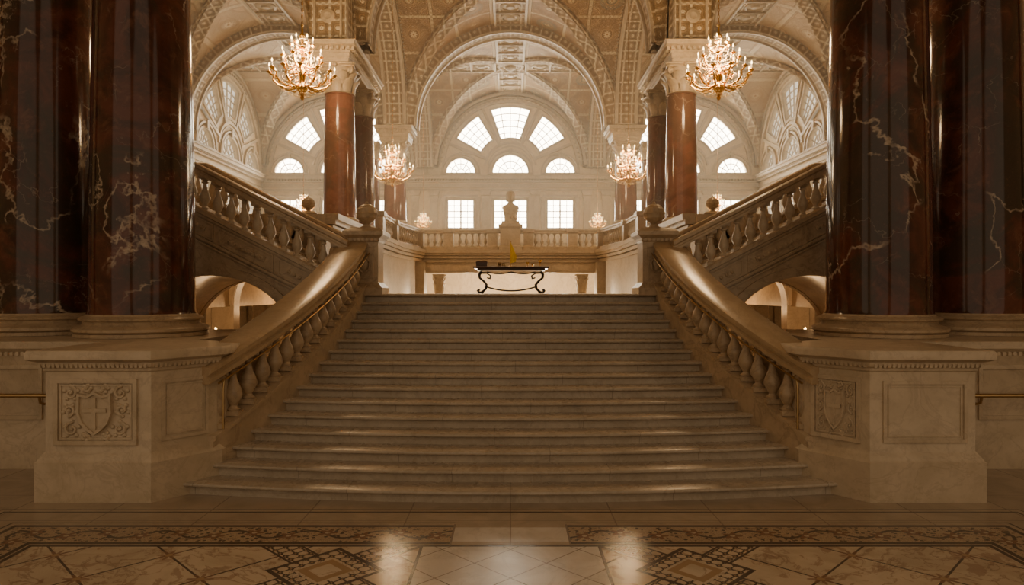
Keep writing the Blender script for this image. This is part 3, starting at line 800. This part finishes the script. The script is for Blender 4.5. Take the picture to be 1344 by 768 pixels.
for sx in (-1,1):
    E=empty('undercroft_arcade'); E.parent=gal
    for y in (18.5,24.0):
        out=[(4.3,0),(4.3,3.85),(14.5,3.85),(14.5,0)]
        for c in (12.6,9.4,6.2): out+=[(c+1.3,0)]+arcpts(c,2.1,1.3,0,180,20)+[(c-1.3,0)]
        plate('arcade',[[(sx*a,b) for a,b in out]],.4,'pale',E,(0,y,0))
        mb=MB()
        for c in (12.6,9.4,6.2): mb.bar([(sx*p,q) for p,q in arcpts(c,2.1,1.4,0,180,24)],.18,y-.05,y)
        mb.obj('arcade_trim','pale',E)
    mb=MB()
    for c in (4.53,7.8,11.,14.3):
        a,b=sorted((sx*(c-.2),sx*(c+.2))); mb.box(a,b,15.3,30,2.05,3.0)
    mb.obj('undercroft_beams','pale',E)
    a,b=sorted((sx*4.3,sx*14.5)); mb=MB(); mb.box(a,b,30,30.3,0,3.86)
    for c in (12.6,9.4,6.2):
        mb.bar([(sx*(c+1.2),0)]+[(sx*p,q) for p,q in arcpts(c,2.1,1.2,0,180,24)]+[(sx*(c-1.2),0)],.16,29.9,30.02)
    mb.obj('undercroft_end_wall','pale',E)
    for (y0,y1) in ((15.3,18.5),(18.9,24.),(24.4,30.)):
        for c in (12.6,9.4,6.2):
            n=20; vs=[];uv=[];fs=[]
            for i in range(n+1):
                a=pi*i/n
                for y in (y0,y1): vs.append((sx*c+1.5*cos(a),y,2.2+1.5*sin(a)))
            for i in range(n):
                fs.append((2*i,2*i+1,2*i+3,2*i+2))
                for ii,y in ((i,y0),(i,y1),(i+1,y1),(i+1,y0)): uv+=[1.5*pi*ii/n,y]
            mb=MB(); mb.add(vs,fs); mb._uv=uv; mb.obj('undercroft_vault','orn',E)

# ------------------------------------------------------------------ bust on the gallery rail
E=empty('portrait_bust'); E.parent=gal; mb=MB(); mb.rect(-.42,.42,28.4,29.1,[(.06,4.20),(.06,4.35),(0,4.4),(0,5.1),(.08,5.18),(.08,5.26),(-.04,5.3),(-.08,5.42)]); mb.obj('bust_pedestal','pale',E)
mb=MB(); Yc=28.75; rs=[]
for z,a,b in ((5.38,.27,.2),(5.5,.26,.19),(5.7,.27,.19),(5.88,.32,.2),(6.0,.345,.18),(6.07,.32,.16),(6.12,.22,.14),(6.17,.13,.125),(6.26,.105,.115),(6.36,.11,.12)):
    rs.append([(a*cos(t)*(1+.04*cos(9*t)*(z<6)),Yc+b*sin(t)*(1+.05*cos(9*t)*(z<6)),z) for t in [2*pi*j/48 for j in range(48)]])
mb.rings(rs)
for s in (-1,1): mb.ball((s*.13,Yc-.12,5.9),(.13,.09,.1))
mb.tube([(-.3,Yc-.1,6.0),(-.1,Yc-.2,5.8),(.12,Yc-.2,5.66),(.26,Yc-.12,5.5)],.045,8)
mb.tube([(.3,Yc-.08,5.98),(.2,Yc-.17,5.75),(.0,Yc-.21,5.56)],.04,8)
mb.ball((0,Yc-.04,6.46),(.14,.165,.2),24,16); mb.ball((0,Yc+.05,6.52),(.165,.165,.18),20,14)
for i in range(12):
    a=pi*i/11; mb.ball((.15*cos(a),Yc+.0,6.51+.17*sin(a)),.05,8,6)
for s in (-1,1):
    for k in range(3): mb.ball((s*.15,Yc+.05,6.44-.07*k),.05,8,6)
mb.ball((0,Yc-.21,6.44),(.024,.04,.05),8,8); mb.ball((0,Yc-.14,6.33),(.07,.07,.07),10,8); mb.ball((-.055,Yc-.175,6.51),(.035,.025,.014),8,6); mb.ball((.055,Yc-.175,6.51),(.035,.025,.014),8,6)
o=mb.obj('bust','pale',E); r=o.modifiers.new('r','REMESH'); r.mode='VOXEL'; r.voxel_size=.016; r.use_smooth_shade=True

# ------------------------------------------------------------------ table
E=empty('console_table',(0.02,20.0,2.4)); mb=MB()
mb.rect(-1.08,1.08,-.38,.38,[(-.02,.72),(0,.735),(.02,.75),(.02,.775),(0,.785)])
mb.rect(-.98,.98,-.32,.32,[(0,.66),(0,.72)])
mb.obj('table_top','wood',E); mb=MB()
for sx in (-1,1):
    for sy in (-1,1):
        P=[(.86,.64),(.93,.56),(.92,.46),(.8,.36),(.72,.26),(.74,.14),(.84,.05),(.93,.03),(.97,.08),(.93,.12)]
        mb.tube([(sx*a,sy*.27,b) for a,b in P],.03,8)
        Q=[(.86,.6),(.72,.6),(.6,.52),(.62,.44),(.7,.46)]; mb.tube([(sx*a,sy*.27,b) for a,b in Q],.02,8)
        mb.ball((sx*.85,sy*.27,.035),(.05,.05,.035))
    mb.tube([(sx*.73,-.27,.2),(sx*.73,.27,.2)],.022,8); mb.tube([(sx*.9,-.27,.5),(sx*.9,.27,.5)],.022,8)
for sy in (-1,1): mb.tube([(x,sy*.27,.2-.12*(1-(x/.73)**2)) for x in np.linspace(-.73,.73,21)],.022,8)
mb.tube([(x,-.3,.62-.05*abs(sin(x*4.5))) for x in np.linspace(-.7,.7,31)],.018,8)
mb.obj('scroll_legs','iron',E)
T=3.186
mb=MB(); mb.rect(-1.0,-.68,19.85,20.1,[(0,T),(0,T+.1),(.01,T+.1),(.01,T+.13),(-.02,T+.16)]); mb.box(-.86,-.82,19.83,19.85,T+.07,T+.12); mb.obj('wooden_chest','wood')
mb=MB(); mb.lathe([(.05,0),(.05,.02),(.03,.03),(.05,.06),(.055,.12),(.05,.125),(.04,.1),(.0,.05)],(-.32,19.9,T)); mb.lathe([(.06,0),(.06,.02),(.05,.09),(.06,.1)],(-.2,19.95,T)); mb.obj('inkwell','brass')
mb=MB(); mb.box(-.62,-.42,19.8,20.0,T,T+.04); mb.box(-.6,-.43,19.81,19.99,T+.04,T+.07); mb.obj('book','paper',flat=True)
E=empty('pennant_flag'); mb=MB(); mb.lathe([(.07,0),(.07,.015),(.02,.03),(.012,.06),(.01,.72),(.018,.74),(.0,.77)],(.0,19.95,T),12); mb.obj('pole','gold',E)
n=10; vs=[];fs=[]
for i in range(n+1):
    t=i/n
    for j in range(5):
        q=j/4; z=T+.72-.62*q*(1-.75*t)-.42*t; vs.append((.012+.17*t*(1-.15*q),19.95+.03*sin(t*7+q*2),z))
for i in range(n):
    for j in range(4): a=i*5+j; fs.append((a,a+1,a+6,a+5))
mb=MB(); mb.add(vs,fs); mb.obj('pennant','cloth',E)
for i,(x,h) in enumerate(((.5,.14),(.64,.09),(.86,.2))):
    mb=MB(); mb.lathe([(.04,0),(.04,.01),(.012,.02),(.012,h*.5),(.045,h*.65),(.05,h),(.045,h),(.035,h*.7),(0,h*.62)],(x,19.95,T),16); mb.obj('goblet','gold')
mb=MB(); mb.tube([(.7,19.8,T+.01),(.9,19.85,T+.015),(1.0,19.82,T+.06)],.01,6); mb.obj('quill_pen','paper')

# ------------------------------------------------------------------ chandeliers
g=MB(); cd=MB(); fl=MB(); cy=MB()
g.lathe([(.0,-.78),(.03,-.76),(.05,-.72),(.03,-.68),(.06,-.62),(.12,-.56),(.14,-.5),(.1,-.42),(.05,-.36),(.07,-.3),(.1,-.22),(.07,-.12),(.035,-.05),(.035,.08),(.07,.14),(.09,.2),(.05,.28),(.03,.34),(.03,.55),(.06,.6),(.07,.66),(.03,.72),(.02,.85),(.04,.9),(0,.92)],(0,0,0),16)
def arm(a,pts,rad):
    P=[(r*cos(a),r*sin(a),z) for r,z in pts]; g.tube(P,rad,6)
    r,z=pts[-1]; c=(r*cos(a),r*sin(a),z)
    g.lathe([(.01,-.03),(.035,-.01),(.065,.015),(.06,.02),(.025,.02),(.025,.05),(.018,.05)],c,10)
    cd.lathe([(.017,.03),(.017,.13),(.0,.135)],c,8); fl.lathe([(.002,.13),(.016,.15),(.014,.175),(.001,.215)],c,8)
    for q in (0,1,2): cy.ball((c[0]*(1-.05*q),c[1]*(1-.05*q),z-.07-.05*q),(.014,.014,.025),4,2)
for i in range(12):
    a=2*pi*i/12; arm(a,[(.08,-.42),(.2,-.5),(.36,-.52),(.52,-.46),(.62,-.36),(.6,-.27),(.66,-.24),(.70,-.20)],.021)
    P=[(.1,-.2),(.24,-.14),(.34,-.2),(.3,-.3),(.22,-.28)]; g.tube([(r*cos(a),r*sin(a),z) for r,z in P],.016,6)
for i in range(8):
    a=2*pi*(i+.5)/8; arm(a,[(.06,.0),(.16,-.06),(.3,-.06),(.4,.02),(.4,.1),(.44,.14)],.018)
for i in range(6):
    a=2*pi*i/6; arm(a,[(.04,.4),(.12,.34),(.2,.36),(.23,.44)],.014)
for i in range(30):
    a=2*pi*i/30
    for k in range(10):
        t=k/9; r=.68*(1-t)+.1*t; z=-.22+.55*t**2-.18*sin(pi*t); cy.ball((r*cos(a),r*sin(a),z),(.012,.012,.016),4,2)
    for k in range(6):
        t=k/5; r=.42*(1-t)+.06*t; z=.14+.45*t**1.6-.08*sin(pi*t); cy.ball((r*cos(a),r*sin(a),z),(.011,.011,.015),4,2)
    for k in range(5):
        t=k/4; r=.5*(1-t)+.08*t; cy.ball((r*cos(a),r*sin(a),-.52-.14*sin(pi*t*.6)),(.012,.012,.018),4,2)
GM,CM,FM,YM=g.mesh('frame',['gold']),cd.mesh('candles',['candle']),fl.mesh('flames',['flame']),cy.mesh('crystals',['crystal'],35,True)
def plight(E,z,p,col,rad):
    l=bpy.data.lights.new('candle_light','POINT'); l.energy=p; l.color=col; l.shadow_soft_size=rad; l.specular_factor=.03
    o=bpy.data.objects.new('candle_light',l); COL.objects.link(o); o.parent=E; o.location=(0,0,z)
def chandelier(x,y,z,s,top,power):
    E=empty('chandelier',(x,y,z),random.random(),s)
    place('frame',GM,E);place('candles',CM,E);place('flames',FM,E);place('crystals',YM,E)
    mb=MB(); L=(top-z)/s; n=int((L-.9)/.075)
    for i in range(n):
        zz=.9+(L-.9)*(i+.5)/n; hh=(L-.9)/n*.62
        M=Matrix.Translation((0,0,zz))@Matrix.Rotation(pi/2*(i%2),4,'Z')
        mb.tube([(.018*cos(t),0,hh*sin(t)) for t in np.linspace(0,2*pi,9)],.007,4,0,M)
    mb.obj('chain','gold',E); plight(E,.15,power,(1,.67,.35),.4*s)
for sx in (-1,1):
    chandelier(sx*4.88,16.,7.75,1.05,13.8,330)
    chandelier(sx*4.5,26.,7.3,1.12,13.8,310)
    chandelier(sx*4.6,36.,6.2,.62,13.8,90)
    chandelier(sx*10.,33.,6.7,.7,14.1,150)
def candelabrum(x,y,p,col=(1,.6,.28)):
    E=empty('candelabrum',(x,y,0)); mb=MB()
    mb.lathe([(.2,0),(.2,.04),(.1,.08),(.04,.15),(.03,.5),(.05,.6),(.03,.7),(.025,1.3),(.05,1.35),(.02,1.4)],(0,0,0),16)
    c2=MB(); f2=MB()
    for i in range(6):
        a=2*pi*i/6; mb.tube([(0,0,1.2),(.12*cos(a),.12*sin(a),1.15),(.22*cos(a),.22*sin(a),1.2),(.24*cos(a),.24*sin(a),1.32)],.012,6)
        c=(.24*cos(a),.24*sin(a),1.32); mb.lathe([(.01,0),(.04,.02),(.02,.03)],c,8); c2.lathe([(.015,.02),(.015,.16),(0,.165)],c,8); f2.lathe([(.002,.16),(.02,.19),(.015,.22),(.001,.27)],c,8)
    mb.obj('stand','gold',E); c2.obj('candles','candle',E); f2.obj('flames','flame',E); plight(E,1.75,p,col,.2)
for sx in (-1,1):
    candelabrum(sx*7.3,16.4,26); candelabrum(sx*6.6,21.5,50); candelabrum(sx*7.5,27,50)  # front one stands by the arch; deeper two added to light the undercroft
candelabrum(-1.9,33,700,(1,.80,.54)); candelabrum(1.9,33,700,(1,.80,.54))  # hidden pair, added only to brighten the lower hall behind the landing

# ------------------------------------------------------------------ haze volume added as a veil of light in the far hall
hz=bpy.data.materials.new('haze_volume'); hz.use_nodes=True; nt=hz.node_tree; nt.nodes.clear()
vo=nt.nodes.new('ShaderNodeVolumeScatter'); vo.inputs['Color'].default_value=(1,.89,.71,1); vo.inputs['Density'].default_value=.013; vo.inputs['Anisotropy'].default_value=.5
oo=nt.nodes.new('ShaderNodeOutputMaterial'); nt.links.new(vo.outputs[0],oo.inputs['Volume']); MAT['haze']=hz
mb=MB(); mb.box(-14.4,14.4,15.9,39.6,4.3,14.0); mb.obj('haze_volume','haze',ceil,flat=True)

# ------------------------------------------------------------------ world / camera
w=bpy.data.worlds.new('World'); scene.world=w; w.use_nodes=True
bg=w.node_tree.nodes['Background']; bg.inputs[0].default_value=(1.,.75,.50,1); bg.inputs[1].default_value=.34
cam=bpy.data.cameras.new('Camera'); co=bpy.data.objects.new('Camera',cam); COL.objects.link(co)
co.location=(0,0,CAMZ); co.rotation_euler=(pi/2,0,0); cam.sensor_width=36; cam.lens=24; cam.shift_x=.0015; cam.clip_end=200
scene.camera=co
scene.view_settings.view_transform='AgX'
scene.view_settings.exposure=0.74
